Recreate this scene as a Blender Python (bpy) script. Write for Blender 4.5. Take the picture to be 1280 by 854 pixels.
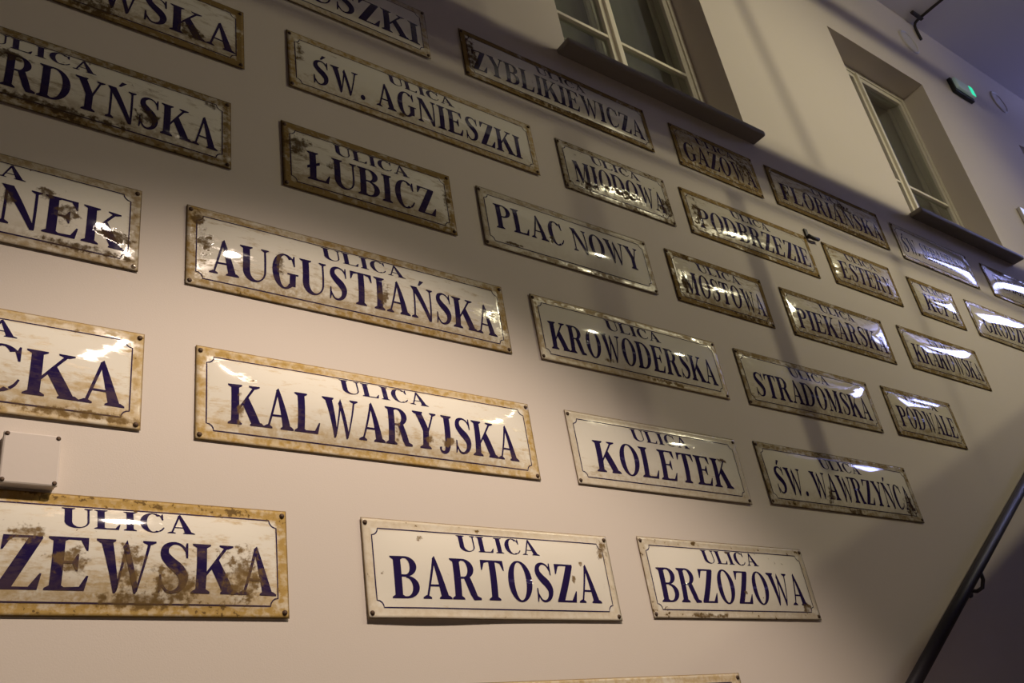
import bpy, bmesh, math, random
from mathutils import Vector, Matrix
random.seed(7)
for o in list(bpy.data.objects): bpy.data.objects.remove(o)
S = bpy.context.scene
COL = S.collection

# ---------------------------------------------------------------- camera, world, lights, exposure
cam_d = bpy.data.cameras.new('camera'); cam = bpy.data.objects.new('camera', cam_d); COL.objects.link(cam)
cam_d.sensor_width = 36.0; cam_d.lens = 1155.703 / 1280 * 36.0
cam_d.clip_start = .02; cam_d.clip_end = 100
R_ = (0.8002318, -0.5804031, -0.1508686)      # camera right
D_ = (0.1798927, 0.4723209, -0.8628740)       # camera down
F_ = (0.5720731, 0.6633591, 0.4823765)        # camera forward
m = Matrix.Identity(4)
for i in range(3):
    m[i][0] = R_[i]; m[i][1] = -D_[i]; m[i][2] = -F_[i]
m[1][3] = -2.0
cam.matrix_world = m
S.camera = cam

w = bpy.data.worlds.new('world'); S.world = w; w.use_nodes = True
w.node_tree.nodes['Background'].inputs[0].default_value = (.5, .5, .8, 1)
w.node_tree.nodes['Background'].inputs[1].default_value = 0.0

def aim(o, src, dst):
    o.location = src
    o.rotation_euler = (Vector(dst) - Vector(src)).to_track_quat('-Z', 'Y').to_euler()
def spot(name, src, dst, power, colr, ang, blend, rad):
    l = bpy.data.lights.new(name, 'SPOT'); l.energy = power; l.color = colr
    l.spot_size = math.radians(ang); l.spot_blend = blend; l.shadow_soft_size = rad
    o = bpy.data.objects.new(name, l); COL.objects.link(o); aim(o, src, dst); return o
def area(name, src, dst, power, colr, sx, sy):
    l = bpy.data.lights.new(name, 'AREA'); l.shape = 'RECTANGLE'; l.size = sx; l.size_y = sy
    l.energy = power; l.color = colr
    o = bpy.data.objects.new(name, l); COL.objects.link(o); aim(o, src, dst); return o
WARM = (1.0, .80, .60)
spot('spot_lamp_near', (1.28, -2.10, 2.93), (1.10, -1.56, .93), 380, (1.0, .82, .67), 92, .45, .085)
spot('spot_lamp_far', (6.7, -4.3, 5.4), (3.2, 0, 1.6), 300, (1.0, .89, .57), 74, .9, .045)
spot('spot_lamp_end', (8.5, -4.2, 5.4), (4.2, 0, 1.8), 250, (1.0, .90, .58), 74, .9, .045)
spot('spot_lamp_upper', (4.1, -4.3, 5.3), (4.75, 0, 4.65), 145, (1.0, .91, .62), 74, .55, .11)
S.view_settings.view_transform = 'Standard'; S.view_settings.look = 'None'
S.view_settings.exposure = 0.0; S.view_settings.gamma = 1.0
S.view_settings.use_curve_mapping = False
WINDOW_GLOW = 16.0

# ---------------------------------------------------------------- helpers
def tag(o, label=None, cat=None, group=None, kind=None):
    if label: o['label'] = label
    if cat: o['category'] = cat
    if group: o['group'] = group
    if kind: o['kind'] = kind
    return o
def empty(name, loc, **k):
    o = bpy.data.objects.new(name, None); o.location = loc; o.empty_display_size = .05
    COL.objects.link(o); return tag(o, **k)
def link(name, bm, mat, parent=None, smooth=False, loc=None):
    me = bpy.data.meshes.new(name); bm.to_mesh(me); bm.free()
    if smooth:
        for p in me.polygons: p.use_smooth = True
    me.materials.append(mat)
    o = bpy.data.objects.new(name, me); COL.objects.link(o)
    if parent: o.parent = parent
    if loc: o.location = loc
    return o
def box(bm, x0, x1, y0, y1, z0, z1, bev=0):
    r = bmesh.ops.create_cube(bm, size=1)
    vs = r['verts']
    bmesh.ops.scale(bm, vec=(x1-x0, y1-y0, z1-z0), verts=vs)
    bmesh.ops.translate(bm, vec=((x0+x1)/2, (y0+y1)/2, (z0+z1)/2), verts=vs)
    if bev:
        es = list({e for v in vs for e in v.link_edges})
        bmesh.ops.bevel(bm, geom=es, offset=bev, segments=2, affect='EDGES', profile=.5)
def tube(bm, pts, r, n=12, cap=True):
    pts = [Vector(p) for p in pts]; rings = []
    up = None
    for i, p in enumerate(pts):
        d = (pts[min(i+1, len(pts)-1)] - pts[max(i-1, 0)]).normalized()
        if up is None:
            up = Vector((0, 0, 1)) if abs(d.z) < .9 else Vector((1, 0, 0))
        a = d.cross(up).normalized(); b = a.cross(d).normalized(); up = b
        rings.append([bm.verts.new(p + r*(math.cos(2*math.pi*k/n)*a + math.sin(2*math.pi*k/n)*b)) for k in range(n)])
    for i in range(len(rings)-1):
        for k in range(n):
            bm.faces.new((rings[i][k], rings[i][(k+1) % n], rings[i+1][(k+1) % n], rings[i+1][k]))
    if cap:
        bm.faces.new(rings[0][::-1]); bm.faces.new(rings[-1])
def lathe_y(bm, prof, cx, cz, n=32):
    """profile of (radius, y) turned round the y axis through (cx, cz)"""
    rings = []
    for r, y in prof:
        if r < 1e-6: rings.append([bm.verts.new((cx, y, cz))])
        else: rings.append([bm.verts.new((cx + r*math.cos(2*math.pi*k/n), y, cz + r*math.sin(2*math.pi*k/n))) for k in range(n)])
    for a, b in zip(rings, rings[1:]):
        for k in range(n):
            k2 = (k+1) % n
            if len(a) == 1: bm.faces.new((a[0], b[k], b[k2]))
            elif len(b) == 1: bm.faces.new((a[k], b[0], a[k2]))
            else: bm.faces.new((a[k], b[k], b[k2], a[k2]))
    bmesh.ops.recalc_face_normals(bm, faces=bm.faces[:])

# ---------------------------------------------------------------- materials
def newmat(name):
    mt = bpy.data.materials.new(name); mt.use_nodes = True
    return mt, mt.node_tree, mt.node_tree.nodes['Principled BSDF']
def N(nt, typ, **k):
    n = nt.nodes.new(typ)
    for a, b in k.items():
        if a == 'inp':
            for i, v in b.items(): n.inputs[i].default_value = v
        else: setattr(n, a, b)
    return n
def plain(name, col, rough=.6, metal=0, bump=0, bscale=60, var=.0, emit=None, estr=0):
    mt, nt, p = newmat(name)
    p.inputs['Base Color'].default_value = (*col, 1); p.inputs['Roughness'].default_value = rough
    p.inputs['Metallic'].default_value = metal
    tc = N(nt, 'ShaderNodeTexCoord')
    if bump or var:
        nz = N(nt, 'ShaderNodeTexNoise', inp={'Scale': bscale, 'Detail': 6}); nt.links.new(tc.outputs['Object'], nz.inputs['Vector'])
        if bump:
            b = N(nt, 'ShaderNodeBump', inp={'Strength': bump, 'Distance': .002}); nt.links.new(nz.outputs[0], b.inputs['Height']); nt.links.new(b.outputs[0], p.inputs['Normal'])
        if var:
            nz2 = N(nt, 'ShaderNodeTexNoise', inp={'Scale': 1.3, 'Detail': 5}); nt.links.new(tc.outputs['Object'], nz2.inputs['Vector'])
            mx = N(nt, 'ShaderNodeMix', data_type='RGBA'); mx.inputs[6].default_value = (*[c*(1-var) for c in col], 1); mx.inputs[7].default_value = (*[min(1, c*(1+var)) for c in col], 1)
            nt.links.new(nz2.outputs[0], mx.inputs[0]); nt.links.new(mx.outputs[2], p.inputs['Base Color'])
    if emit:
        p.inputs['Emission Color'].default_value = (*emit, 1); p.inputs['Emission Strength'].default_value = estr
    return mt
M_wall = plain('painted_plaster', (.66, .59, .53), .85, bump=.12, bscale=260, var=.03)
M_far = plain('far_paint', (.34, .31, .29), .85)
M_ceil = plain('ceiling_paint', (.78, .76, .84), .9, bump=.2, bscale=120)
M_floor = plain('stone_floor', (.28, .24, .20), .5, bump=.2, bscale=30, var=.1)
M_sill = plain('sill_stone', (.27, .24, .215), .55, bump=.15, bscale=90)
M_frame = plain('window_paint', (.82, .76, .64), .45, bump=.05)
M_dark = plain('dark_room', (.05, .05, .045), .9)
M_blind = plain('grey_curtain', (.22, .21, .17), .9, bump=.1, bscale=20)
LAMPS = (((1.28, -2.10, 2.93), 8), ((6.7, -4.3, 5.4), 30), ((8.5, -4.2, 5.4), 30), ((4.1, -4.3, 5.3), 6))
M_glass, nt, p = newmat('window_glass')
p.inputs['Base Color'].default_value = (.85, .9, .87, 1); p.inputs['Roughness'].default_value = .03
p.inputs['Transmission Weight'].default_value = 1; p.inputs['IOR'].default_value = 1.45
M_rail = plain('handrail_steel', (.022, .018, .026), .5, metal=.0, bump=.05)
M_box = plain('painted_plastic', (.62, .55, .50), .6, bump=.1)
M_screw = plain('rusty_screw', (.09, .055, .035), .55, metal=.6, bump=.6, bscale=500)
M_screw_b = plain('bright_screw', (.55, .45, .36), .3, metal=.8)
M_disc = plain('white_plastic', (.66, .62, .62), .4)
M_cable = plain('dark_cable', (.03, .022, .025), .6)
M_beam = plain('beam_paint', (.3, .3, .3), .6)
M_exit_body = plain('black_housing', (.012, .012, .012), .5)
M_exit_cover = plain('frosted_cover', (.50, .56, .54), .35, emit=(.5, .7, .66), estr=.10)
M_exit_green = plain('lit_green_field', (.02, .6, .35), .4, emit=(.03, .85, .45), estr=.9)
M_exit_white = plain('lit_pictogram', (.8, .9, .85), .4, emit=(.8, 1, .9), estr=.8)
M_glow = plain('daylit_pane', (.5, .5, .6), .5, emit=(.42, .46, 1.0), estr=WINDOW_GLOW)
M_panel = plain('lit_display', (.4, .42, .5), .4, emit=(.62, .68, 1.0), estr=.75)
M_navy = None

# enamel wear as a node group: object coordinates in metres, x along the plate, z up
def make_group():
    g = bpy.data.node_groups.new('enamel_wear', 'ShaderNodeTree')
    for nm, t in (('Vector', 'NodeSocketVector'), ('Seed', 'NodeSocketFloat'), ('Width', 'NodeSocketFloat'), ('Height', 'NodeSocketFloat'),
                  ('Rim', 'NodeSocketFloat'), ('Streak', 'NodeSocketFloat'), ('Speck', 'NodeSocketFloat'), ('Blob', 'NodeSocketFloat'), ('Tone', 'NodeSocketFloat')):
        g.interface.new_socket(nm, in_out='INPUT', socket_type=t)
    for nm, t in (('Stain', 'NodeSocketFloat'), ('Rust', 'NodeSocketFloat'), ('StainColor', 'NodeSocketColor'), ('RustColor', 'NodeSocketColor'), ('Wave', 'NodeSocketFloat')):
        g.interface.new_socket(nm, in_out='OUTPUT', socket_type=t)
    I = g.nodes.new('NodeGroupInput'); O = g.nodes.new('NodeGroupOutput'); L = g.links.new
    def M(op, a, b=None, c=None, clamp=False):
        n = g.nodes.new('ShaderNodeMath'); n.operation = op; n.use_clamp = clamp
        for i, v in enumerate((a, b, c)):
            if v is None: continue
            if isinstance(v, (int, float)): n.inputs[i].default_value = v
            else: L(v, n.inputs[i])
        return n.outputs[0]
    def ramp(v, lo, hi):
        n = g.nodes.new('ShaderNodeMapRange'); n.interpolation_type = 'SMOOTHSTEP'
        L(v, n.inputs[0])
        for i, q in ((1, lo), (2, hi)):
            if isinstance(q, (int, float)): n.inputs[i].default_value = q
            else: L(q, n.inputs[i])
        return n.outputs[0]
    sp = g.nodes.new('ShaderNodeSeparateXYZ'); L(I.outputs['Vector'], sp.inputs[0])
    x, z = sp.outputs[0], sp.outputs[2]
    cb = g.nodes.new('ShaderNodeCombineXYZ'); L(x, cb.inputs[0]); L(z, cb.inputs[1]); L(M('MULTIPLY', I.outputs['Seed'], 3.7), cb.inputs[2])
    flat = cb.outputs[0]
    def noise(scale, detail, rough=.55, stretch=None):
        v = flat
        if stretch:
            mp = g.nodes.new('ShaderNodeVectorMath'); mp.operation = 'MULTIPLY'; L(flat, mp.inputs[0]); mp.inputs[1].default_value = stretch; v = mp.outputs[0]
        n = g.nodes.new('ShaderNodeTexNoise'); n.inputs['Scale'].default_value = scale; n.inputs['Detail'].default_value = detail; n.inputs['Roughness'].default_value = rough
        L(v, n.inputs['Vector']); return n.outputs[0]
    e = M('MINIMUM', M('MINIMUM', x, M('SUBTRACT', I.outputs['Width'], x)), M('MINIMUM', z, M('SUBTRACT', I.outputs['Height'], z)))
    n1 = noise(9, 6, .62, (1, 2.6, 1)); n2 = noise(55, 5, .6); n3 = noise(16, 5, .7, (1, 3.2, 1)); n4 = noise(150, 3, .6); n5 = noise(4, 4, .6)
    # rim stain: strong in the outer 2.5 cm, ragged inner edge
    e2 = M('ADD', e, M('MULTIPLY', M('SUBTRACT', n3, .5), .022))
    rim = M('SUBTRACT', 1, ramp(e2, .020, .036))
    rimn = ramp(n1, .28, .55)
    rimf = M('MULTIPLY', M('MULTIPLY', rim, M('ADD', .25, M('ADD', M('MULTIPLY', rimn, .45), M('MULTIPLY', ramp(n2, .38, .62), .35)))), I.outputs['Rim'], clamp=True)
    # streaks
    th = M('SUBTRACT', .77, M('MULTIPLY', I.outputs['Streak'], .36))
    low = M('MULTIPLY', M('SUBTRACT', 1, ramp(z, .03, .15)), .10)
    low2 = M('MULTIPLY', M('MULTIPLY', M('SUBTRACT', 1, ramp(M('ADD', z, M('MULTIPLY', M('SUBTRACT', n1, .5), .12)), .02, .10)), ramp(n2, .30, .62)), I.outputs['Streak'])
    streak = M('MULTIPLY', ramp(M('ADD', M('MULTIPLY_ADD', n3, .6, M('MULTIPLY', n1, .4)), low), M('SUBTRACT', th, .08), M('ADD', th, .07)), M('ADD', .35, M('MULTIPLY', n2, .9)), clamp=True)
    # rust: specks + corners + rim cracks + blobs
    ths = M('SUBTRACT', .745, M('MULTIPLY', I.outputs['Speck'], .20))
    nearedge = M('MULTIPLY', M('SUBTRACT', 1, ramp(e, 0.0, .05)), .07)
    speck = ramp(M('ADD', M('ADD', M('MULTIPLY', n2, .55), M('MULTIPLY', n1, .45)), nearedge), ths, M('ADD', ths, .03))
    edgeline = M('MULTIPLY', M('SUBTRACT', 1, ramp(M('ADD', e, M('MULTIPLY', n2, .004)), .002, .006)), .85)
    blob = ramp(M('ADD', I.outputs['Blob'], M('MULTIPLY', M('SUBTRACT', M('ADD', M('MULTIPLY', n2, .6), M('MULTIPLY', n1, .4)), .5), 3.4)), .40, .85)
    blob = M('MULTIPLY', blob, M('ADD', .45, M('MULTIPLY', ramp(n2, .35, .6), .5)), clamp=True)
    rust = M('MAXIMUM', M('MAXIMUM', speck, edgeline), blob)
    stain = M('MAXIMUM', M('MAXIMUM', rimf, M('MULTIPLY', low2, 1.5, clamp=True)), M('MULTIPLY', streak, .85))
    def mix(f, a, b):
        n = g.nodes.new('ShaderNodeMix'); n.data_type = 'RGBA'
        for i, v in ((0, f), (6, a), (7, b)):
            if isinstance(v, tuple): n.inputs[i].default_value = (*v, 1)
            elif isinstance(v, (int, float)): n.inputs[i].default_value = v
            else: L(v, n.inputs[i])
        return n.outputs[2]
    tan = mix(n2, (.62, .42, .15), (.38, .25, .08)); brn = mix(n2, (.15, .10, .04), (.29, .20, .09))
    L(mix(I.outputs['Tone'], tan, brn), O.inputs['StainColor'])
    r1 = mix(n4, (.14, .088, .032), (.25, .16, .065)); r2 = mix(n2, (.035, .022, .012), (.11, .07, .035))
    L(mix(I.outputs['Tone'], r1, r2), O.inputs['RustColor'])
    L(stain, O.inputs['Stain']); L(rust, O.inputs['Rust']); L(noise(7, 2, .4, (1, 1.6, 1)), O.inputs['Wave'])
    return g
WEAR = make_group()
def enamel(name, base, seed, wd, ht, rim, streak, speck, tone, blobs, letters=False):
    mt, nt, p = newmat(name); L = nt.links.new
    tc = N(nt, 'ShaderNodeTexCoord'); g = nt.nodes.new('ShaderNodeGroup'); g.node_tree = WEAR
    L(tc.outputs['Object'], g.inputs['Vector'])
    for k, v in (('Seed', seed), ('Width', wd), ('Height', ht), ('Rim', rim), ('Streak', streak), ('Speck', speck), ('Tone', tone)): g.inputs[k].default_value = v
    last = None
    for bx, bz, rx, rz in blobs:
        a = N(nt, 'ShaderNodeVectorMath', operation='SUBTRACT'); L(tc.outputs['Object'], a.inputs[0]); a.inputs[1].default_value = (bx, 0, bz)
        b = N(nt, 'ShaderNodeVectorMath', operation='MULTIPLY'); L(a.outputs[0], b.inputs[0]); b.inputs[1].default_value = (1/rx, 0, 1/rz)
        c = N(nt, 'ShaderNodeVectorMath', operation='LENGTH'); L(b.outputs[0], c.inputs[0])
        d = N(nt, 'ShaderNodeMapRange'); L(c.outputs[1], d.inputs[0]); d.inputs[1].default_value = 1.7; d.inputs[2].default_value = .3
        o = d.outputs[0]
        if last is not None:
            mm = N(nt, 'ShaderNodeMath', operation='MAXIMUM'); L(last, mm.inputs[0]); L(o, mm.inputs[1]); o = mm.outputs[0]
        last = o
    if last is not None: L(last, g.inputs['Blob'])
    def mix(f, a, b):
        n = N(nt, 'ShaderNodeMix', data_type='RGBA'); L(f, n.inputs[0])
        if isinstance(a, tuple): n.inputs[6].default_value = (*a, 1)
        else: L(a, n.inputs[6])
        L(b, n.inputs[7]); return n.outputs[2]
    st = g.outputs['Stain']
    if letters:
        q = N(nt, 'ShaderNodeMath', operation='MULTIPLY'); L(st, q.inputs[0]); q.inputs[1].default_value = .16; st = q.outputs[0]
        q2 = N(nt, 'ShaderNodeMath', operation='MULTIPLY'); L(g.outputs['Rust'], q2.inputs[0]); q2.inputs[1].default_value = .85; ru = q2.outputs[0]
    else: ru = g.outputs['Rust']
    c = mix(st, base, g.outputs['StainColor']); c = mix(ru, c, g.outputs['RustColor'])
    L(c, p.inputs['Base Color'])
    r = N(nt, 'ShaderNodeMath', operation='MULTIPLY_ADD'); L(g.outputs['Stain'], r.inputs[0]); r.inputs[1].default_value = .50; r.inputs[2].default_value = .035
    r2 = N(nt, 'ShaderNodeMath', operation='MULTIPLY_ADD'); L(g.outputs['Rust'], r2.inputs[0]); r2.inputs[1].default_value = .32; L(r.outputs[0], r2.inputs[2])
    L(r2.outputs[0], p.inputs['Roughness'])
    if letters: r.inputs[1].default_value = .15; p.inputs['IOR'].default_value = 1.52
    mxs = N(nt, 'ShaderNodeMath', operation='MAXIMUM'); L(g.outputs['Stain'], mxs.inputs[0]); L(g.outputs['Rust'], mxs.inputs[1])
    sp_ = N(nt, 'ShaderNodeMath', operation='MULTIPLY_ADD', use_clamp=True); L(mxs.outputs[0], sp_.inputs[0]); sp_.inputs[1].default_value = -.95 if letters else -.75; sp_.inputs[2].default_value = .50; L(sp_.outputs[0], p.inputs['Specular IOR Level'])
    b1 = N(nt, 'ShaderNodeBump', inp={'Strength': .3, 'Distance': .0010}); L(g.outputs['Wave'], b1.inputs['Height'])
    b2 = N(nt, 'ShaderNodeBump', invert=True, inp={'Strength': .35, 'Distance': .0004}); L(g.outputs['Rust'], b2.inputs['Height']); L(b1.outputs[0], b2.inputs['Normal'])
    L(b2.outputs[0], p.inputs['Normal'])
    return mt

# ---------------------------------------------------------------- large structure
WIN = [(2.345, 3.595), (5.145, 6.385), (7.945, 9.185)]
WZ0, WZ1 = 3.085, 4.77
X0, X1, Z0, Z1, YB = -3.5, 11.5, -3.2, 5.70, -7.0
bm = bmesh.new()
T_ = .35
xs = [X0] + [v for p_ in WIN for v in p_] + [X1]
box(bm, X0, X1, 0, T_, Z0, WZ0); box(bm, X0, X1, 0, T_, WZ1, Z1)
for i in range(0, len(xs), 2): box(bm, xs[i], xs[i+1], 0, T_, WZ0, WZ1)
tag(link('wall_front', bm, M_wall), 'tall beige plastered wall carrying the rows of street signs', kind='structure')
bm = bmesh.new(); box(bm, X0, X1, YB, T_, Z1, Z1+.2)
tag(link('ceiling', bm, M_ceil), 'lavender tinted flat ceiling above the sign wall', kind='structure')
bm = bmesh.new(); box(bm, X0-.2, X0, YB, T_, Z0, Z1)
tag(link('wall_left', bm, M_far), 'plain end wall left of the signs, outside the view', kind='structure')
bm = bmesh.new(); box(bm, X0, X1, YB-.2, YB, Z0, Z1)
tag(link('wall_back', bm, M_far), 'plain wall behind the camera', kind='structure')
EW = (-3.5, -1.0, 4.98, 5.60)      # opening in the end wall: y0,y1,z0,z1
bm = bmesh.new()
box(bm, X1, X1+.3, YB, EW[0], Z0, Z1); box(bm, X1, X1+.3, EW[1], T_, Z0, Z1)
box(bm, X1, X1+.3, EW[0], EW[1], Z0, EW[2]); box(bm, X1, X1+.3, EW[0], EW[1], EW[3], Z1)
tag(link('wall_right', bm, M_far), 'far end wall with a high window', kind='structure')
bm = bmesh.new(); box(bm, X0, 1.85, YB, 0, -1.7, -1.5)
tag(link('floor', bm, M_floor), 'landing floor where the photographer stands', kind='structure')
st = empty('trim_1', (1.85, 0, -1.5), label='flight of stone stairs rising to the right below the frame', kind='structure')
sb = None
for i in range(16):
    if sb is None:
        bm = bmesh.new(); box(bm, 0, .31, -3.0, -.001, -.02, .175); s_ = link('stair_step', bm, M_floor, st); sb = s_
    else:
        s_ = sb.copy(); COL.objects.link(s_)
    s_.location = (.302*i, 0, .175*i)
bm = bmesh.new(); box(bm, 1.85+.302*16, X1, YB, 0, 1.1, 1.30)
tag(link('floor_upper', bm, M_floor), 'upper landing floor at the head of the stairs', kind='structure')

# end window, lit by the dusk outside
w4 = empty('window_4', (X1, 0, 0), label='high bluish window in the far end wall', kind='structure')
bm = bmesh.new()
box(bm, .12, .14, EW[0], EW[1], EW[2], EW[3]); link('pane', bm, M_glow, w4)
bm = bmesh.new()
box(bm, .06, .12, EW[0], EW[1], EW[2], EW[2]+.05); box(bm, .06, .12, EW[0], EW[1], EW[3]-.05, EW[3])
box(bm, .06, .12, EW[0], EW[0]+.05, EW[2], EW[3]); box(bm, .06, .12, EW[1]-.05, EW[1], EW[2], EW[3])
link('window_frame', bm, M_frame, w4)

# unseen bars added in front of the upper wall to throw its soft dark bands
ym = -1.5
bm = bmesh.new(); box(bm, -.5, 9.5, ym-.05, ym+.05, 3.73, 3.86)
box(bm, -.5, 9.5, ym-.012, ym+.012, 3.66, 3.685); box(bm, -.5, 9.5, ym-.010, ym+.010, 3.585, 3.602)  # thin rods added to grade the lower edge of the shadow band
tag(link('beam', bm, M_beam), 'steel beam spanning in front of the wall, above the view', 'beam')
bm = bmesh.new(); box(bm, 4.0, 10.5, ym-.05, ym+.05, 5.12, 5.24)
tag(link('upper_rail', bm, M_beam), 'upper rail running parallel to the beam under the ceiling', 'rail')
for k, (xp, xt, z0, z1, pr) in enumerate(((4.17, 4.03, 3.865, 5.115, .05), (4.47, 4.47, 2.65, 3.58, .034))):  # unseen posts added for the vertical shadow stripes on the wall
    bm = bmesh.new(); tube(bm, [(xp, ym, z0), (xt, ym, z1)], pr, 12)
    tag(link('rail_post', bm, M_beam, smooth=True), ['leaning post between beam and upper rail', 'thin post hanging below the beam'][k], 'post')
bm = bmesh.new()  # unseen slab added to keep lamp light off the lower right wall
pv = []
for (xx, zz) in ((4.1, 2.22), (8.2, 3.94), (8.2, 3.76), (4.1, 2.04)):
    pv.append((bm.verts.new((xx, -3.2, zz)), bm.verts.new((xx, -1.8, zz))))
bm.faces.new([a[0] for a in pv]); bm.faces.new([a[1] for a in reversed(pv)])
for a, b in zip(pv, pv[1:]+pv[:1]): bm.faces.new((a[0], a[1], b[1], b[0]))
bmesh.ops.recalc_face_normals(bm, faces=bm.faces[:])
tag(link('stair_flight', bm, M_beam), 'sloping underside of the next flight of stairs, right of the camera', kind='structure')

# ---------------------------------------------------------------- windows
def window(i, x0, x1):
    wd = x1 - x0; z0, z1 = WZ0, WZ1
    r = empty('window_%d' % i, (x0, .175, z0), label=['two-leaf cream painted window, cut by the top edge of the photo', 'narrow looking cream painted window right of centre, seen whole', 'window at the right edge, only its dark corner showing'][i-1], kind='structure')
    H = z1 - z0; f = .040; g = .026
    bm = bmesh.new()
    box(bm, 0, f, 0, .10, 0, H, .004); box(bm, wd-f, wd, 0, .10, 0, H, .004)
    box(bm, f, wd-f, 0, .10, H-.042, H, .004); box(bm, f, wd-f, 0, .10, 0, f, .004)
    link('window_frame', bm, M_frame, r)
    cx = wd/2 - (.048 if i == 2 else .012)
    bm = bmesh.new(); box(bm, cx-.016, cx+.016, -.012, .02, f*.6, H-.04, .004); link('mullion', bm, M_frame, r)
    for k, (a, b) in enumerate(((f+.005, cx-.005), (cx+.005, wd-f-.005))):
        s = .042; zt = H-.048; zb = f+.008
        bm = bmesh.new()
        box(bm, a, a+s, .006, .05, zb, zt, .004); box(bm, b-s, b, .006, .05, zb, zt, .004)
        box(bm, a+s, b-s, .004, .06, zt-s, zt, .004); box(bm, a+s, b-s, .004, .06, zb, zb+.06, .004)
        sash = link('sash', bm, M_frame, r)
        bm = bmesh.new(); box(bm, a+s-.001, b-s+.001, .008, .045, .575, .597, .003); link('glazing_bar', bm, M_frame, sash)
        for (za, zc) in ((zb+.059, .576), (.594, zt-s+.001)):
            bm = bmesh.new(); box(bm, a+s-.001, b-s+.001, g, g+.004, za, zc); link('pane', bm, M_glass, sash)
        bm = bmesh.new(); box(bm, a+.01, b-.01, .102, .118, zb, zb+.08, .004); box(bm, a+.01, b-.01, .102, .118, .530, .545, .003); box(bm, a, a+.03, .102, .118, zb, zt); box(bm, b-.03, b, .102, .118, zb, zt)
        link('inner_sash', bm, M_frame, r)
    for hz in (.32, 1.3):
        bm = bmesh.new(); tube(bm, [(f-.004, -.012, hz), (f-.004, -.012, hz+.08)], .009, 10); link('hinge', bm, M_frame, r, smooth=True)
    bm = bmesh.new()
    n = 44
    vs = []
    for k in range(n+1):
        xx = .01 + (wd-.02)*k/n; yy = .148 + .003*math.sin(k*1.9) + .002*math.sin(k*.7)
        vs.append((bm.verts.new((xx, yy, .01)), bm.verts.new((xx, yy, H-.01))))
    for a, b in zip(vs, vs[1:]): bm.faces.new((a[0], b[0], b[1], a[1]))
    link('curtain', bm, M_blind, r, smooth=True)
    bm = bmesh.new(); box(bm, 0, wd, .172, .178, 0, H); link('shade_board', bm, M_dark, r)  # dark sheet standing in for the unlit room behind the glass
    bm = bmesh.new(); box(bm, -.035 if i == 2 else -.065, wd+.03, -.255 , .02, -.035, -.0005, .010)
    link('window_sill', bm, M_sill, r)
for i, (a, b) in enumerate(WIN): window(i+1, a, b)

# ---------------------------------------------------------------- serif glyphs in cap-height units
def arc(cx, cy, rx, ry, a0, a1, n):
    return [(cx + rx*math.cos(math.radians(a0+(a1-a0)*k/n)), cy + ry*math.sin(math.radians(a0+(a1-a0)*k/n))) for k in range(n+1)]
def strip(A, B): return [[A[i], A[i+1], B[i+1], B[i]] for i in range(len(A)-1)]
def ring(cx, cy, rx, ry, tx, ty, a0, a1, n=22): return strip(arc(cx, cy, rx, ry, a0, a1, n), arc(cx, cy, rx-tx, ry-ty, a0, a1, n))
def rc(x0, y0, x1, y1): return [[(x0, y0), (x1, y0), (x1, y1), (x0, y1)]]
def catmull(P, n=4):
    out = []
    for i in range(len(P)-1):
        p0 = P[max(i-1, 0)]; p1 = P[i]; p2 = P[i+1]; p3 = P[min(i+2, len(P)-1)]
        for k in range(n):
            t = k/n
            out.append(tuple(.5*((2*b)+(-a+c)*t+(2*a-5*b+4*c-d)*t*t+(-a+3*b-3*c+d)*t**3) for a, b, c, d in zip(p0, p1, p2, p3)))
    out.append(P[-1]); return out
def stroke(P):
    Q = catmull(P); A = []; B = []
    for i, (x, y, wv) in enumerate(Q):
        a = Q[max(i-1, 0)]; b = Q[min(i+1, len(Q)-1)]; dx, dy = b[0]-a[0], b[1]-a[1]; l = math.hypot(dx, dy) or 1
        A.append((x-dy/l*wv/2, y+dx/l*wv/2)); B.append((x+dy/l*wv/2, y-dx/l*wv/2))
    return strip(A, B)
TT, tt = .21, .06
def sb_(c, hw, T): return [[(c-hw, 0), (c+hw, 0), (c+hw, .035), (c+T/2, .085), (c-T/2, .085), (c-hw, .035)]]
def st_(c, hw, T): return [[(x, 1-y) for x, y in reversed(sb_(c, hw, T)[0])]]
def stem(x, T=TT, bot=1, top=1, y0=0., y1=1., hw=None):
    hw = hw or T/2+.085; c = x+T/2
    return rc(x, y0, x+T, y1) + (sb_(c, hw, T) if bot else []) + (st_(c, hw, T) if top else [])
def toparm(xa, xb): return [[(xa, 1), (xa, .955), (xb-.14, .945), (xb-.03, .74), (xb, .74), (xb, 1)]]
def botarm(xa, xb): return [[(xa, 0), (xb-.03, 0), (xb+.02, .27), (xb-.02, .27), (xb-.13, .07), (xa, .05)]]
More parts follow.
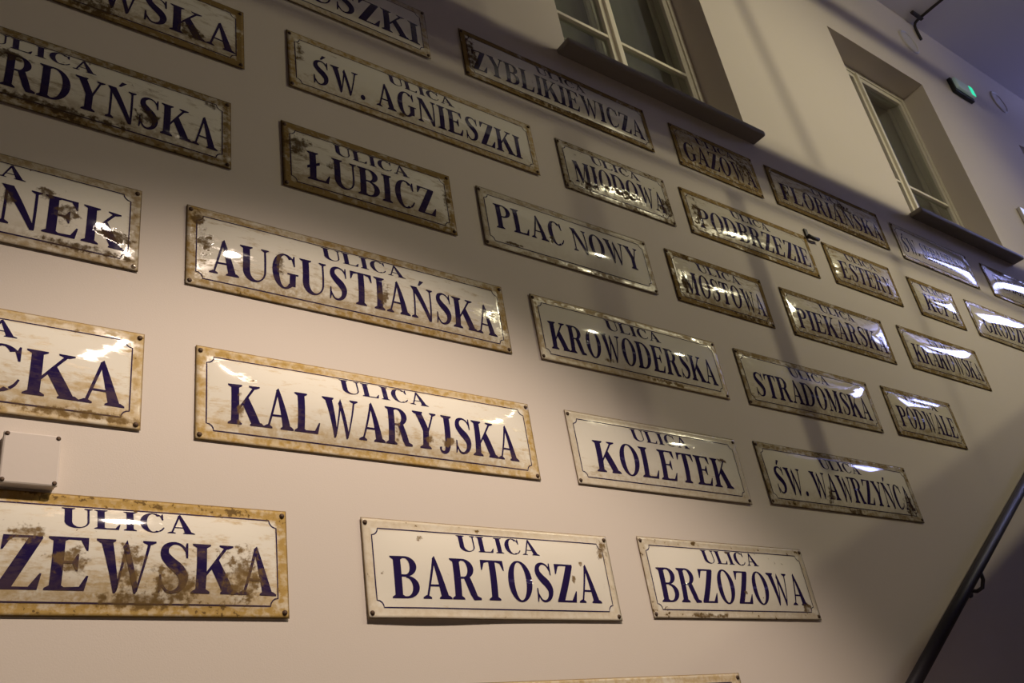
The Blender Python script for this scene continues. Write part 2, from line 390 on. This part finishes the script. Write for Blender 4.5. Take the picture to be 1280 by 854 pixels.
def glyphs():
    G = {}
    G['I'] = (.42, stem(.105))
    G['L'] = (.80, stem(.09) + botarm(.2, .74))
    G['Ł'] = (.80, G['L'][1] + [[(.0, .36), (.0, .46), (.42, .66), (.42, .56)]])
    mid = rc(.29, .485, .46, .535) + [[(.44, .51), (.53, .67), (.56, .67), (.56, .35), (.53, .35)]]
    G['E'] = (.82, stem(.09) + botarm(.2, .74) + toparm(.2, .72) + mid)
    G['F'] = (.76, stem(.09) + toparm(.2, .71) + mid)
    G['U'] = (.88, stem(.08, bot=0, y0=.30) + stem(.72, tt, bot=0, y0=.30, hw=.12) + strip(arc(.43, .31, .35, .33, 180, 360, 18), arc(.505, .31, .215, .27, 180, 360, 18)))
    G['C'] = (.84, ring(.45, .5, .40, .525, .21, .05, 48, 300) + [[(.73, .66), (.77, .66), (.77, 1.0), (.735, 1.0), (.70, .90), (.66, .90)]] + stroke([(.64, .07, .06), (.72, .15, .055), (.78, .27, .04)]))
    G['G'] = (.90, ring(.45, .5, .40, .525, .21, .05, 48, 312) + [[(.73, .66), (.77, .66), (.77, 1.0), (.735, 1.0), (.70, .90), (.66, .90)]] + rc(.60, .08, .79, .42) + rc(.52, .40, .87, .445))
    G['O'] = (.90, ring(.45, .5, .41, .525, .205, .045, 0, 360, 36))
    P1 = lambda cx, cy, rx, ry: ring(cx, cy, rx, ry, .195, .05, -90, 90, 16)
    G['B'] = (.82, stem(.08) + P1(.40, .755, .33, .245) + P1(.41, .265, .37, .265) + rc(.2, .95, .41, 1) + rc(.2, .505, .41, .56) + rc(.2, 0, .42, .05))
    G['P'] = (.76, stem(.08) + P1(.39, .735, .34, .265) + rc(.2, .95, .40, 1) + rc(.2, .47, .40, .52))
    G['R'] = (.90, stem(.08) + P1(.39, .75, .33, .25) + rc(.2, .95, .40, 1) + rc(.2, .50, .40, .55) + [[(.38, .52), (.58, .54), (.70, .28), (.78, .09), (.90, .05), (.90, 0), (.66, -.01), (.56, .12)]])
    G['D'] = (.92, stem(.08) + ring(.38, .5, .48, .5, .215, .05, -90, 90, 20) + rc(.2, .95, .39, 1) + rc(.2, 0, .39, .05))
    G['S'] = (.70, stroke([(.60, .80, .05), (.50, .94, .05), (.34, .985, .06), (.185, .90, .13), (.16, .74, .18), (.28, .59, .21), (.44, .46, .22), (.545, .30, .19), (.51, .12, .13), (.37, .02, .06), (.22, .04, .05), (.10, .20, .045)]) + [[(.585, .68), (.625, .68), (.625, 1.0), (.59, 1.0), (.56, .88)]] + [[(.065, 0), (.10, 0), (.13, .12), (.105, .34), (.065, .34)]])
    A_ = [[(.36, .97), (.435, 1.04), (.80, 0), (.565, 0)], [(.37, .97), (.43, .93), (.165, 0), (.105, 0)]]
    G['A'] = (.86, A_ + rc(.22, .29, .62, .34) + sb_(.135, .125, .06) + sb_(.685, .19, .22))
    G['K'] = (.92, stem(.07) + [[(.27, .42), (.27, .33), (.75, .97), (.67, .97)], [(.37, .50), (.53, .68), (.91, .0), (.65, .0)]] + st_(.70, .15, .06) + sb_(.78, .19, .24))
    G['M'] = (1.10, stem(.12, tt, top=0, hw=.12) + [[(.03, 1), (.30, 1), (.56, .15), (.50, 0), (.46, 0)], [(.48, .0), (.52, .0), (.84, .97), (.79, 1)]] + stem(.77))
    G['N'] = (.90, stem(.12, tt, top=0, hw=.12) + [[(.03, 1), (.28, 1), (.79, .03), (.79, -.03), (.70, -.03)]] + stem(.735, tt, bot=0, hw=.12))
    G['W'] = (1.12, [[(.07, 1), (.30, 1), (.46, .08), (.42, -.03), (.38, -.03)], [(.40, .0), (.44, .0), (.60, .90), (.55, .94)], [(.50, .86), (.58, 1.0), (.83, .08), (.80, -.03), (.76, -.03)], [(.78, .0), (.82, .0), (1.05, 1), (.99, 1)]] + st_(.185, .18, .22) + st_(1.01, .13, .05))
    G['Y'] = (.86, [[(.07, 1), (.31, 1), (.54, .50), (.54, .36), (.36, .40)], [(.48, .46), (.52, .40), (.78, 1), (.72, 1)]] + rc(.33, 0, .54, .46) + sb_(.435, .20, .21) + st_(.19, .18, .22) + st_(.74, .12, .05))
    G['Z'] = (.80, rc(.10, .95, .74, 1) + [[(.07, 1), (.05, .72), (.085, .72), (.20, .93), (.30, .96), (.30, 1)], [(.50, .96), (.75, .96), (.30, .04), (.04, .04)]] + rc(.04, 0, .70, .05) + [[(.56, .03), (.74, .29), (.775, .29), (.73, 0), (.56, 0)]])
    G['T'] = (.82, stem(.305, top=0) + rc(.06, .95, .76, 1) + [[(.04, 1), (.03, .74), (.065, .74), (.15, .92), (.30, .955), (.30, 1)], [(.78, 1), (.79, .74), (.755, .74), (.67, .92), (.52, .955), (.52, 1)]])
    G['J'] = (.54, stem(.23, bot=0, y0=.18) + stroke([(.335, .20, .21), (.31, .05, .17), (.22, -.03, .08), (.10, .0, .06), (.07, .10, .08)]))
    G['.'] = (.30, ring(.15, .085, .095, .095, .094, .094, 0, 360, 12))
    G[' '] = (.34, [])
    ac = [[(.34, 1.07), (.41, 1.07), (.60, 1.25), (.45, 1.27)]]
    G['Ś'] = (G['S'][0], G['S'][1] + ac); G['Ń'] = (G['N'][0], G['N'][1] + ac)
    return G
GL = glyphs()
SP = .035

# ---------------------------------------------------------------- street signs
RIM = .020
def make_sign(name, text, x0, wd, zb, ht, nx0, nx1, style, label, prefix=True, base=.05, cap=.108, screws='1111', tilt=(0, 0), gap=.004, plain_plate=False, bend=(0, 0)):
    rim, streak, speck, tone, blobs, depth = style
    seed = (hash_(name) % 997)/10.
    rnd = random.Random(hash_(name))
    gap += max(0, wd*math.sin(math.radians(tilt[1]))) + max(0, -ht*math.sin(math.radians(tilt[0])))
    root = empty('street_sign', (x0, -gap, zb), label=label, cat='sign', group='enamel street signs on the wall')
    root.rotation_euler = (math.radians(tilt[0]), 0, math.radians(tilt[1]))
    ph = rnd.uniform(0, 6)
    def Hs(x, z):
        v = min(1., max(0., (z-RIM)/(ht-2*RIM)))
        u_ = min(1., max(0., (x-RIM)/(wd-2*RIM))); d = depth*(1-(2*v-1)**2)*(1-abs(2*u_-1)**4)
        b = .0006*math.sin(5.1*x+ph)*math.sin(9*z+ph*2)
        # bent bottom edge
        lo = max(0, 1-z/.09)**2
        return d + b + bend[0]*lo*math.exp(-((x/wd-bend[1])/.22)**2)
    bl = [(bx-x0, bz-zb, rx, rz) for bx, bz, rx, rz in blobs]
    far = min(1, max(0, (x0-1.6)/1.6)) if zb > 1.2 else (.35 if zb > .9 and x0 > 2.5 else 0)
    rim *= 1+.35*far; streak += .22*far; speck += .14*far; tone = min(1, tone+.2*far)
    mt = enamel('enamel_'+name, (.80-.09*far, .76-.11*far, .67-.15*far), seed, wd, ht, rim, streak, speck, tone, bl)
    # plate
    bm = bmesh.new()
    nx = max(8, int(wd/.012)); nz = 30
    def grid(off, flip):
        g = [[bm.verts.new((wd*i/nx, -Hs(wd*i/nx, ht*j/nz)+off, ht*j/nz)) for i in range(nx+1)] for j in range(nz+1)]
        for j in range(nz):
            for i in range(nx):
                q = (g[j][i], g[j][i+1], g[j+1][i+1], g[j+1][i]); bm.faces.new(q[::-1] if flip else q)
        return g
    a = grid(0, False); b = grid(.0018, True)
    bd = [(0, i) for i in range(nx+1)] + [(j, nx) for j in range(1, nz+1)] + [(nz, i) for i in range(nx-1, -1, -1)] + [(j, 0) for j in range(nz-1, 0, -1)]
    for k in range(len(bd)):
        p1, p2 = bd[k], bd[(k+1) % len(bd)]
        bm.faces.new((a[p1[0]][p1[1]], b[p1[0]][p1[1]], b[p2[0]][p2[1]], a[p2[0]][p2[1]]))
    link('plate', bm, mt, root, smooth=True)
    ml = enamel('ink_'+name, (.020, .012, .070), seed, wd, ht, rim*.8, streak, speck, tone, bl, True)
    def drape(bm, off):
        for k in range(1, 60):
            zz = k*.0065
            if zz < ht+.05: bmesh.ops.bisect_plane(bm, geom=bm.verts[:]+bm.edges[:]+bm.faces[:], plane_co=(0, 0, zz), plane_no=(0, 0, 1))
        for v in bm.verts: v.co.y = -Hs(v.co.x, v.co.z)-off
    # border line with notched corners
    ins = .027; c = .018; lw = .0016
    pts = []
    def corner(cx, cz, a0):
        return [(cx+c*math.cos(math.radians(a0-90*k/4)), cz+c*math.sin(math.radians(a0-90*k/4))) for k in range(5)]
    pts += corner(wd-ins, ins, 180)[::1]
    pts = []
    def seg(p, q, step=.012):
        n = max(1, int(math.hypot(q[0]-p[0], q[1]-p[1])/step)); return [(p[0]+(q[0]-p[0])*k/n, p[1]+(q[1]-p[1])*k/n) for k in range(n)]
    cor = [((ins, ins), (ins, ins+c), (ins+c, ins), 1), ((wd-ins, ins), (wd-ins-c, ins), (wd-ins, ins+c), 0), ((wd-ins, ht-ins), (wd-ins, ht-ins-c), (wd-ins-c, ht-ins), 0), ((ins, ht-ins), (ins+c, ht-ins), (ins, ht-ins-c), 0)]
    for k, (cc, p1, p2, _) in enumerate(cor):
        a0 = math.atan2(p1[1]-cc[1], p1[0]-cc[0]); a1 = math.atan2(p2[1]-cc[1], p2[0]-cc[0]); d = (a1-a0+math.pi) % (2*math.pi)-math.pi
        pts += [(cc[0]+c*math.cos(a0+d*t/4), cc[1]+c*math.sin(a0+d*t/4)) for t in range(5)]
        nx_ = cor[(k+1) % 4][1]; pts += seg(p2, nx_)[1:]
    bm = bmesh.new(); n = len(pts); A = []; B = []
    for k in range(n):
        p, q = pts[k-1], pts[(k+1) % n]; dx, dz = q[0]-p[0], q[1]-p[1]; l = math.hypot(dx, dz); nxv, nzv = -dz/l, dx/l
        A.append(bm.verts.new((pts[k][0]+nxv*lw, 0, pts[k][1]+nzv*lw))); B.append(bm.verts.new((pts[k][0]-nxv*lw, 0, pts[k][1]-nzv*lw)))
    for k in range(n):
        k2 = (k+1) % n; bm.faces.new((A[k], B[k], B[k2], A[k2]))
    drape(bm, .0005); bmesh.ops.recalc_face_normals(bm, faces=bm.faces[:])
    for f in bm.faces:
        if f.normal.y > 0: f.normal_flip()
    link('border_line', bm, ml, root, smooth=True)
    # lettering
    def letters(txt, xa, xb, zb_, ch, nm):
        tot = sum(GL[t_][0] for t_ in txt) + SP*(len(txt)-1); sx = (xb-xa)/tot; x = xa
        bm = bmesh.new()
        for t_ in txt:
            aw, polys = GL[t_]
            for pl in polys:
                try: bm.faces.new([bm.verts.new((x+px*sx, 0, zb_+pz*ch)) for px, pz in pl])
                except ValueError: pass
            x += (aw+SP)*sx
        bmesh.ops.remove_doubles(bm, verts=bm.verts[:], dist=1e-6)
        bmesh.ops.triangulate(bm, faces=bm.faces[:])
        for k in range(1, 8):
            for xx in (k*.014, wd-k*.014): bmesh.ops.bisect_plane(bm, geom=bm.verts[:]+bm.edges[:]+bm.faces[:], plane_co=(xx, 0, 0), plane_no=(1, 0, 0))
        drape(bm, .0006)
        for f in bm.faces:
            f.normal_update()
            if f.normal.y > 0: f.normal_flip()
        o = link(nm, bm, ml, root, smooth=True); return o
    if not plain_plate:
        letters(text, nx0, nx1, base, cap, 'name_lettering')
        if prefix: letters('ULICA', wd/2-.136, wd/2+.139, .180, .046, 'prefix_lettering')
    # screws
    for k, (sx_, sz_) in enumerate(((.011, .013), (wd-.011, .013), (wd-.011, ht-.013), (.011, ht-.013))):
        if screws[k] == '0': continue
        bm = bmesh.new(); yy = -Hs(sx_, sz_)
        r = .0062
        lathe_y(bm, [(r*1.05, yy+.001), (r, yy-.0015), (r*.8, yy-.0035), (r*.4, yy-.0045), (0, yy-.0047)], sx_, sz_, 10)
        link('screw', bm, M_screw_b if screws[k] == 'b' else M_screw, root, smooth=True)
    return root
def hash_(s):
    h = 5381
    for ch in s: h = (h*33 + ord(ch)) & 0xffffff
    return h

H0 = .257
# style: rim, streak, speck, tone(0 tan .. 1 brown), blobs, dome depth
SIGNS = [
 # key, text, x0, width, z bottom, name x0, name x1, style, label, extra
 ('szewska', 'SZEWSKA', .187, .728, .549, .037, .695, (1.25, .55, .62, .10, [(.442,.656,.035,.03),(.556,.653,.025,.05),(.65,.619,.045,.04),(.576,.58,.09,.02),(.351,.715,.03,.02),(.80,.64,.05,.06)], .019),
  'large yellow-stained enamel sign ending ZEWSKA, bottom left of the wall', {}),
 ('bartosza', 'BARTOSZA', 1.117, .838, .550, .071, .767, (.42, .05, .36, .15, [(1.283,.76,.01,.008),(1.826,.712,.009,.008),(1.925,.765,.025,.03),(1.787,.664,.008,.01)], .011),
  'clean white enamel sign reading BARTOSZA in the lowest full row', dict(gap=.006, bend=(.006, .2))),
 ('brzozowa', 'BRZOZOWA', 2.091, .827, .560, .050, .772, (.55, .08, .50, .55, [(2.535,.647,.008,.006),(2.496,.783,.012,.006),(2.356,.571,.1,.008),(2.857,.599,.02,.015)], .011),
  'white enamel sign with rust-flecked rim reading BRZOZOWA, right end of lowest full row', {}),
 ('wielicka', 'WIELICKA', -.263, .830, .974, .040, .790, (.85, .55, .22, .05, [(.412,1.206,.008,.006),(.45,.995,.16,.012)], .016),
  'warm stained enamel sign ending ICKA, cut by the left edge above the junction box', {}),
 ('kalwaryjska', 'KALWARYJSKA', .692, 1.048, .970, .080, .972, (.95, .46, .10, .03, [(.801,1.07,.009,.045),(1.243,1.068,.009,.035),(1.344,1.046,.02,.01),(1.411,1.046,.03,.012)], .020),
  'long brightly lit cream sign with ochre rim reading KALWARYJSKA', {}),
 ('koletek', 'KOLETEK', 1.891, .827, .974, .090, .740, (.50, .26, .20, .45, [(2.605,1.129,.025,.01)], .012),
  'white enamel sign reading KOLETEK, right of the brightly lit long sign', {}),
 ('wawrzynca', 'ŚW. WAWRZYŃCA', 2.836, 1.035, .986, .062, .995, (.80, .10, .42, 1.0, [(3.80,1.05,.04,.05),(3.227,1.048,.03,.03),(3.375,.993,.06,.015)], .012),
  'long sign with dark rusted rim reading ŚW. WAWRZYŃCA, nearest to the handrail', {}),
 ('rumianek', 'RUMIANEK', -.285, .828, 1.408, .042, .787, (.85, .25, .42, .80, [(.368,1.523,.026,.033),(.483,1.496,.05,.02),(.315,1.564,.02,.02),(.236,1.53,.015,.03),(.42,1.44,.12,.012)], .016),
  'chipped enamel sign ending ANEK with a bare patch on the E, left edge', dict(screws='1b11')),
 ('augustianska', 'AUGUSTIAŃSKA', .661, 1.053, 1.404, .060, 1.000, (1.0, .50, .25, .55, [(.707,1.548,.022,.04),(.918,1.53,.012,.03),(1.242,1.509,.02,.03),(.694,1.627,.02,.02)], .016),
  'long brown-rimmed enamel sign reading AUGUSTIAŃSKA', {}),
 ('krowoderska', 'KROWODERSKA', 1.835, .937, 1.409, .056, .888, (.70, .12, .20, .20, [(2.45,1.425,.10,.008),(2.15,1.46,.03,.008)], .011),
  'pale enamel sign with ochre lower rim reading KROWODERSKA', {}),
 ('stradomska', 'STRADOMSKA', 2.890, .930, 1.408, .066, .872, (.70, .18, .12, .75, [], .011),
  'enamel sign reading STRADOMSKA with a bluish reflection near its right end', {}),
 ('podwale', 'PODWALE', 3.947, .615, 1.418, .058, .566, (.75, .20, .15, .9, [], .011),
  'short enamel sign reading PODWALE, rightmost of the third row up', {}),
 ('bernardynska', 'BERNARDYŃSKA', -.257, 1.042, 1.829, .040, 1.000, (1.15, .45, .52, 1.0, [(.545,1.921,.04,.03),(.197,1.982,.05,.02),(.724,2.044,.02,.012),(.30,1.86,.2,.012)], .015),
  'dark grimy enamel sign ending RDYŃSKA in the shaded upper left', {}),
 ('lubicz', 'ŁUBICZ', .944, .621, 1.830, .078, .545, (1.3, .55, .28, .85, [(.998,2.004,.04,.04),(1.535,1.968,.02,.05),(1.101,1.952,.02,.015)], .011),
  'short brown-framed enamel sign reading ŁUBICZ', {}),
 ('plac_nowy', 'PLAC NOWY', 1.679, .836, 1.830, .062, .768, (.75, .08, .25, .85, [(1.99,1.93,.012,.02),(1.80,1.865,.04,.006)], .011),
  'sign without the small top word, reading PLAC NOWY', dict(prefix=False, base=.088, cap=.108)),
 ('mostowa', 'MOSTOWA', 2.631, .612, 1.834, .055, .575, (1.15, .45, .28, .75, [(2.70,1.93,.025,.05),(2.739,2.076,.03,.02),(3.1,1.85,.12,.012)], .012),
  'short ochre-stained enamel sign reading MOSTOWA', {}),
 ('piekarska', 'PIEKARSKA', 3.378, .817, 1.833, .060, .775, (.85, .35, .10, .9, [], .011),
  'enamel sign reading PIEKARSKA between MOSTOWA and KRAKOWSKA', {}),
 ('krakowska', 'KRAKOWSKA', 4.345, .798, 1.843, .068, .750, (.85, .25, .25, .95, [], .012),
  'enamel sign with bluish reflected light reading KRAKOWSKA', {}),
 ('dietlowska', 'DIETLOWSKA', -.211, 1.040, 2.248, .045, 1.010, (1.35, .55, .30, .9, [(.658,2.322,.04,.03),(.375,2.283,.08,.04)], .011),
  'dark brown-stained enamel sign ending WSKA, cut by the top left edge', {}),
 ('agnieszki', 'ŚW. AGNIESZKI', .977, 1.030, 2.250, .082, .955, (.95, .30, .10, .5, [(1.02,2.42,.015,.04),(1.40,2.30,.02,.01)], .012),
  'long ochre-edged enamel sign reading ŚW. AGNIESZKI', {}),
 ('miodowa', 'MIODOWA', 2.136, .620, 2.240, .058, .578, (.75, .15, .62, .95, [(2.443,2.31,.12,.022),(2.727,2.32,.06,.05),(2.267,2.287,.05,.025)], .012),
  'short enamel sign reading MIODOWA, heavily speckled with dark rust below', {}),
 ('podbrzezie', 'PODBRZEZIE', 2.854, .922, 2.240, .068, .880, (.95, .30, .15, .6, [(2.925,2.36,.03,.08)], .012),
  'enamel sign reading PODBRZEZIE with sparkles at its left end', {}),
 ('estery', 'ESTERY', 3.912, .608, 2.250, .078, .540, (.90, .50, .15, .75, [], .012),
  'short dull ochre enamel sign reading ESTERY', {}),
 ('kupa', 'KUPA', 4.694, .482, 2.243, .085, .425, (.90, .20, .15, .75, [], .012),
  'smallest enamel sign, reading KUPA', {}),
 ('grodzka', 'GRODZKA', 5.318, .83, 2.243, .105, .755, (.70, .10, .08, .9, [], .011),
  'enamel sign starting GRODZ, cut by the right edge', dict(prefix=False)),
 ('kosciuszki', 'KOŚCIUSZKI', .524, 1.040, 2.656, .045, 1.000, (.80, .12, .12, .6, [], .012),
  'pale enamel sign ending IUSZKI, cut by the top edge', {}),
 ('zyblikiewicza', 'ZYBLIKIEWICZA', 1.727, 1.030, 2.658, .038, .985, (1.35, .20, .20, .85, [(1.77,2.78,.02,.09),(2.3,2.675,.3,.012)], .012),
  'long enamel sign with broad brown rim directly beneath the left end of the first sill', {}),
 ('gazowa', 'GAZOWA', 2.923, .601, 2.654, .048, .570, (1.0, .72, .15, .65, [(3.409,2.814,.06,.06)], .011),
  'short ochre-stained enamel sign reading GAZOWA below the first window sill', {}),
 ('florianska', 'FLORIAŃSKA', 3.630, 1.012, 2.660, .066, .975, (1.1, .50, .28, .8, [(3.736,2.779,.015,.05),(4.266,2.83,.1,.03),(4.3,2.675,.25,.01)], .011),
  'long ochre and rust enamel sign reading FLORIAŃSKA', {}),
 ('sebastiana', 'ŚW. SEBASTIANA', 4.774, .860, 2.646, .045, .795, (.50, .05, .20, .9, [(5.05,2.652,.06,.006),(5.38,2.652,.03,.008)], .014),
  'pale enamel sign reading ŚW. SEBASTIANA washed by bluish reflection', dict(prefix=False, base=.060)),
 ('bosacka', 'UL. BOSACKA', 5.814, .83, 2.646, .095, .750, (.70, .10, .12, .9, [], .014),
  'enamel sign starting UL. at the right edge under the second sill', dict(prefix=False, base=.085, cap=.10)),
 ('blank', '', 1.362, 1.045, .136, 0, 0, (.75, .15, .12, .10, [], .012),
  'enamel sign of which only the cream top rim shows at the bottom edge', dict(plain_plate=True)),
]
for key, text, x0, wd, zb, a, b, style, label, ex in SIGNS:
    rn = random.Random(hash_(key)+3)
    ex = dict(ex); ex.setdefault('tilt', (rn.uniform(-.3, .3), rn.uniform(-.12, .12)))
    make_sign(key, text, x0, wd, zb, H0, a, b, style, label, **ex)

# ---------------------------------------------------------------- junction box at the left edge
jb = empty('junction_box', (.288, 0, .811), label='small square painted junction box on the wall at the left edge', cat='junction box')
bm = bmesh.new(); box(bm, .001, .109, -.022, 0, .001, .113, .004); link('box_body', bm, M_box, jb)
bm = bmesh.new(); box(bm, -.001, .111, -.031, -.0225, -.001, .115, .004); link('lid', bm, M_box, jb)
for sx_, sz_ in ((.006, .006), (.104, .006), (.104, .108), (.006, .108)):
    bm = bmesh.new(); lathe_y(bm, [(.0048, -.030), (.0048, -.0318), (.003, -.0328), (0, -.033)], sx_, sz_, 12)
    link('lid_screw', bm, M_screw, jb, smooth=True)

# ---------------------------------------------------------------- handrail
def RP(x): return (x, -.085, .32 + (x-3.226)*.5705)
hr = empty('handrail', (3.6, -.085, .4), label='dark metal handrail slanting up along the wall at lower right', cat='handrail')
bm = bmesh.new(); p0 = Vector(RP(1.6)); p1 = Vector(RP(6.6)); off = Vector(hr.location)
tube(bm, [p0-off, p1-off], .0245, 20); link('rail', bm, M_rail, hr, smooth=True)
BR = None
for bx_ in (2.3, 4.02, 5.8):
    c = Vector(RP(bx_)) - off
    if BR is None:
        bm = bmesh.new()
        tube(bm, [(0, 0, -.022), (0, .002, -.055), (0, .018, -.085), (0, .045, -.092), (0, .080, -.080)], .0085, 10)
        BR = link('bracket', bm, M_rail, hr, smooth=True); b_ = BR
        bm = bmesh.new(); lathe_y(bm, [(.030, .084), (.030, .079), (.026, .077), (0, .077)], 0, -.080, 20); RO = link('rosette', bm, M_rail, b_, smooth=True)
    else:
        b_ = BR.copy(); COL.objects.link(b_); r_ = RO.copy(); COL.objects.link(r_); r_.parent = b_
    b_.location = c

# ---------------------------------------------------------------- small things on the upper wall
for k, (cx_, cz_) in enumerate(((6.56, 5.335), (8.03, 5.31))):
    e_ = empty('wall_disc', (cx_, 0, cz_), label=['round white wall disc nearer the camera, left of the exit light', 'round white wall disc right of the exit light'][k], cat='vent', group='round discs under the ceiling')
    bm = bmesh.new(); lathe_y(bm, [(.125, 0), (.125, -.010), (.118, -.014), (.108, -.012), (.104, -.006)], 0, 0, 40); link('rim', bm, M_disc, e_, smooth=True)
    bm = bmesh.new(); lathe_y(bm, [(.104, -.005), (.06, -.004), (0, -.004)], 0, 0, 40); link('cover', bm, M_disc, e_, smooth=True)
ex_ = empty('exit_light', (6.975, 0, 4.955), label='black-backed emergency exit light with a green lit edge under the ceiling', cat='exit light')
bm = bmesh.new(); box(bm, 0, .31, -.035, 0, 0, .15, .006); link('housing', bm, M_exit_body, ex_)
bm = bmesh.new(); box(bm, .012, .30, -.062, -.0355, .022, .138, .010); cv = link('cover', bm, M_exit_cover, ex_)
bm = bmesh.new(); box(bm, .235, .297, -.0645, -.0622, .030, .130); gf = link('green_field', bm, M_exit_green, ex_); gf['label'] = 'lit green field at the right end'
bm = bmesh.new()
tube(bm, [(6.84, -.012, 5.50), (6.84, -.012, 5.62), (6.84, -.016, 5.66), (6.84, -.03, 5.685), (6.835, -.06, 5.69), (6.83, -.2, 5.69), (6.82, -1.4, 5.69)], .012, 10)
tag(link('ceiling_cable', bm, M_cable, smooth=True), 'dark cable coming down the wall from the ceiling by the first disc', 'cable')
bm = bmesh.new(); box(bm, 6.70, 6.86, -.10, -.07, 5.675, 5.699, .004)
tag(link('cable_clip', bm, M_cable), 'dark cable clamp on the ceiling beside the wall', 'clamp')
pn = empty('lit_panel', (7.04, -.002, 2.93), label='bright bluish lit panel whose corner shows at the right edge', cat='panel')
bm = bmesh.new(); box(bm, .0, .62, -.025, 0, 0, .83, .004); link('panel_body', bm, M_disc, pn)
bm = bmesh.new(); box(bm, .008, .612, -.0275, -.0255, .008, .822); link('panel_face', bm, M_panel, pn)
# little dark hook between FLORIANSKA and ESTERY
hk = empty('wall_hook', (3.795, 0, 2.545), label='little dark bent metal hook on the wall below FLORIAŃSKA', cat='hook')
bm = bmesh.new(); box(bm, -.012, .014, -.010, 0, -.052, .004, .003); link('hook_plate', bm, M_cable, hk)
bm = bmesh.new(); tube(bm, [(0, -.012, -.040), (.004, -.018, -.052), (.03, -.020, -.056), (.072, -.018, -.050)], .010, 8); link('hook_rod', bm, M_cable, hk, smooth=True)

# lamp bodies round the three light sources
for k, ((lx, ly, lz), es) in enumerate(LAMPS):
    lp = empty('ceiling_spotlight', (lx, ly, lz), label=['pendant downlight near the photographer, lighting the lower left signs', 'far spotlight on the ceiling, nearer of two', 'far spotlight on the ceiling, farther of two', 'ceiling spotlight washing the upper windows'][k], cat='lamp', group='spotlights')
    ml = plain('lamp_lens_%d' % k, (.8, .7, .55), .4, emit=(1.0, .84, .66), estr=es)
    bm = bmesh.new(); bmesh.ops.create_uvsphere(bm, u_segments=20, v_segments=12, radius=.045 if k in (0, 3) else .022); bmesh.ops.translate(bm, vec=(0, 0, .105), verts=bm.verts[:]); link('bulb', bm, ml, lp, smooth=True)
    bm = bmesh.new(); tube(bm, [(0, 0, .15), (0, 0, .30 if k else 2.76)], .03 if k else .012, 12); link('stem', bm, M_beam, lp, smooth=True)
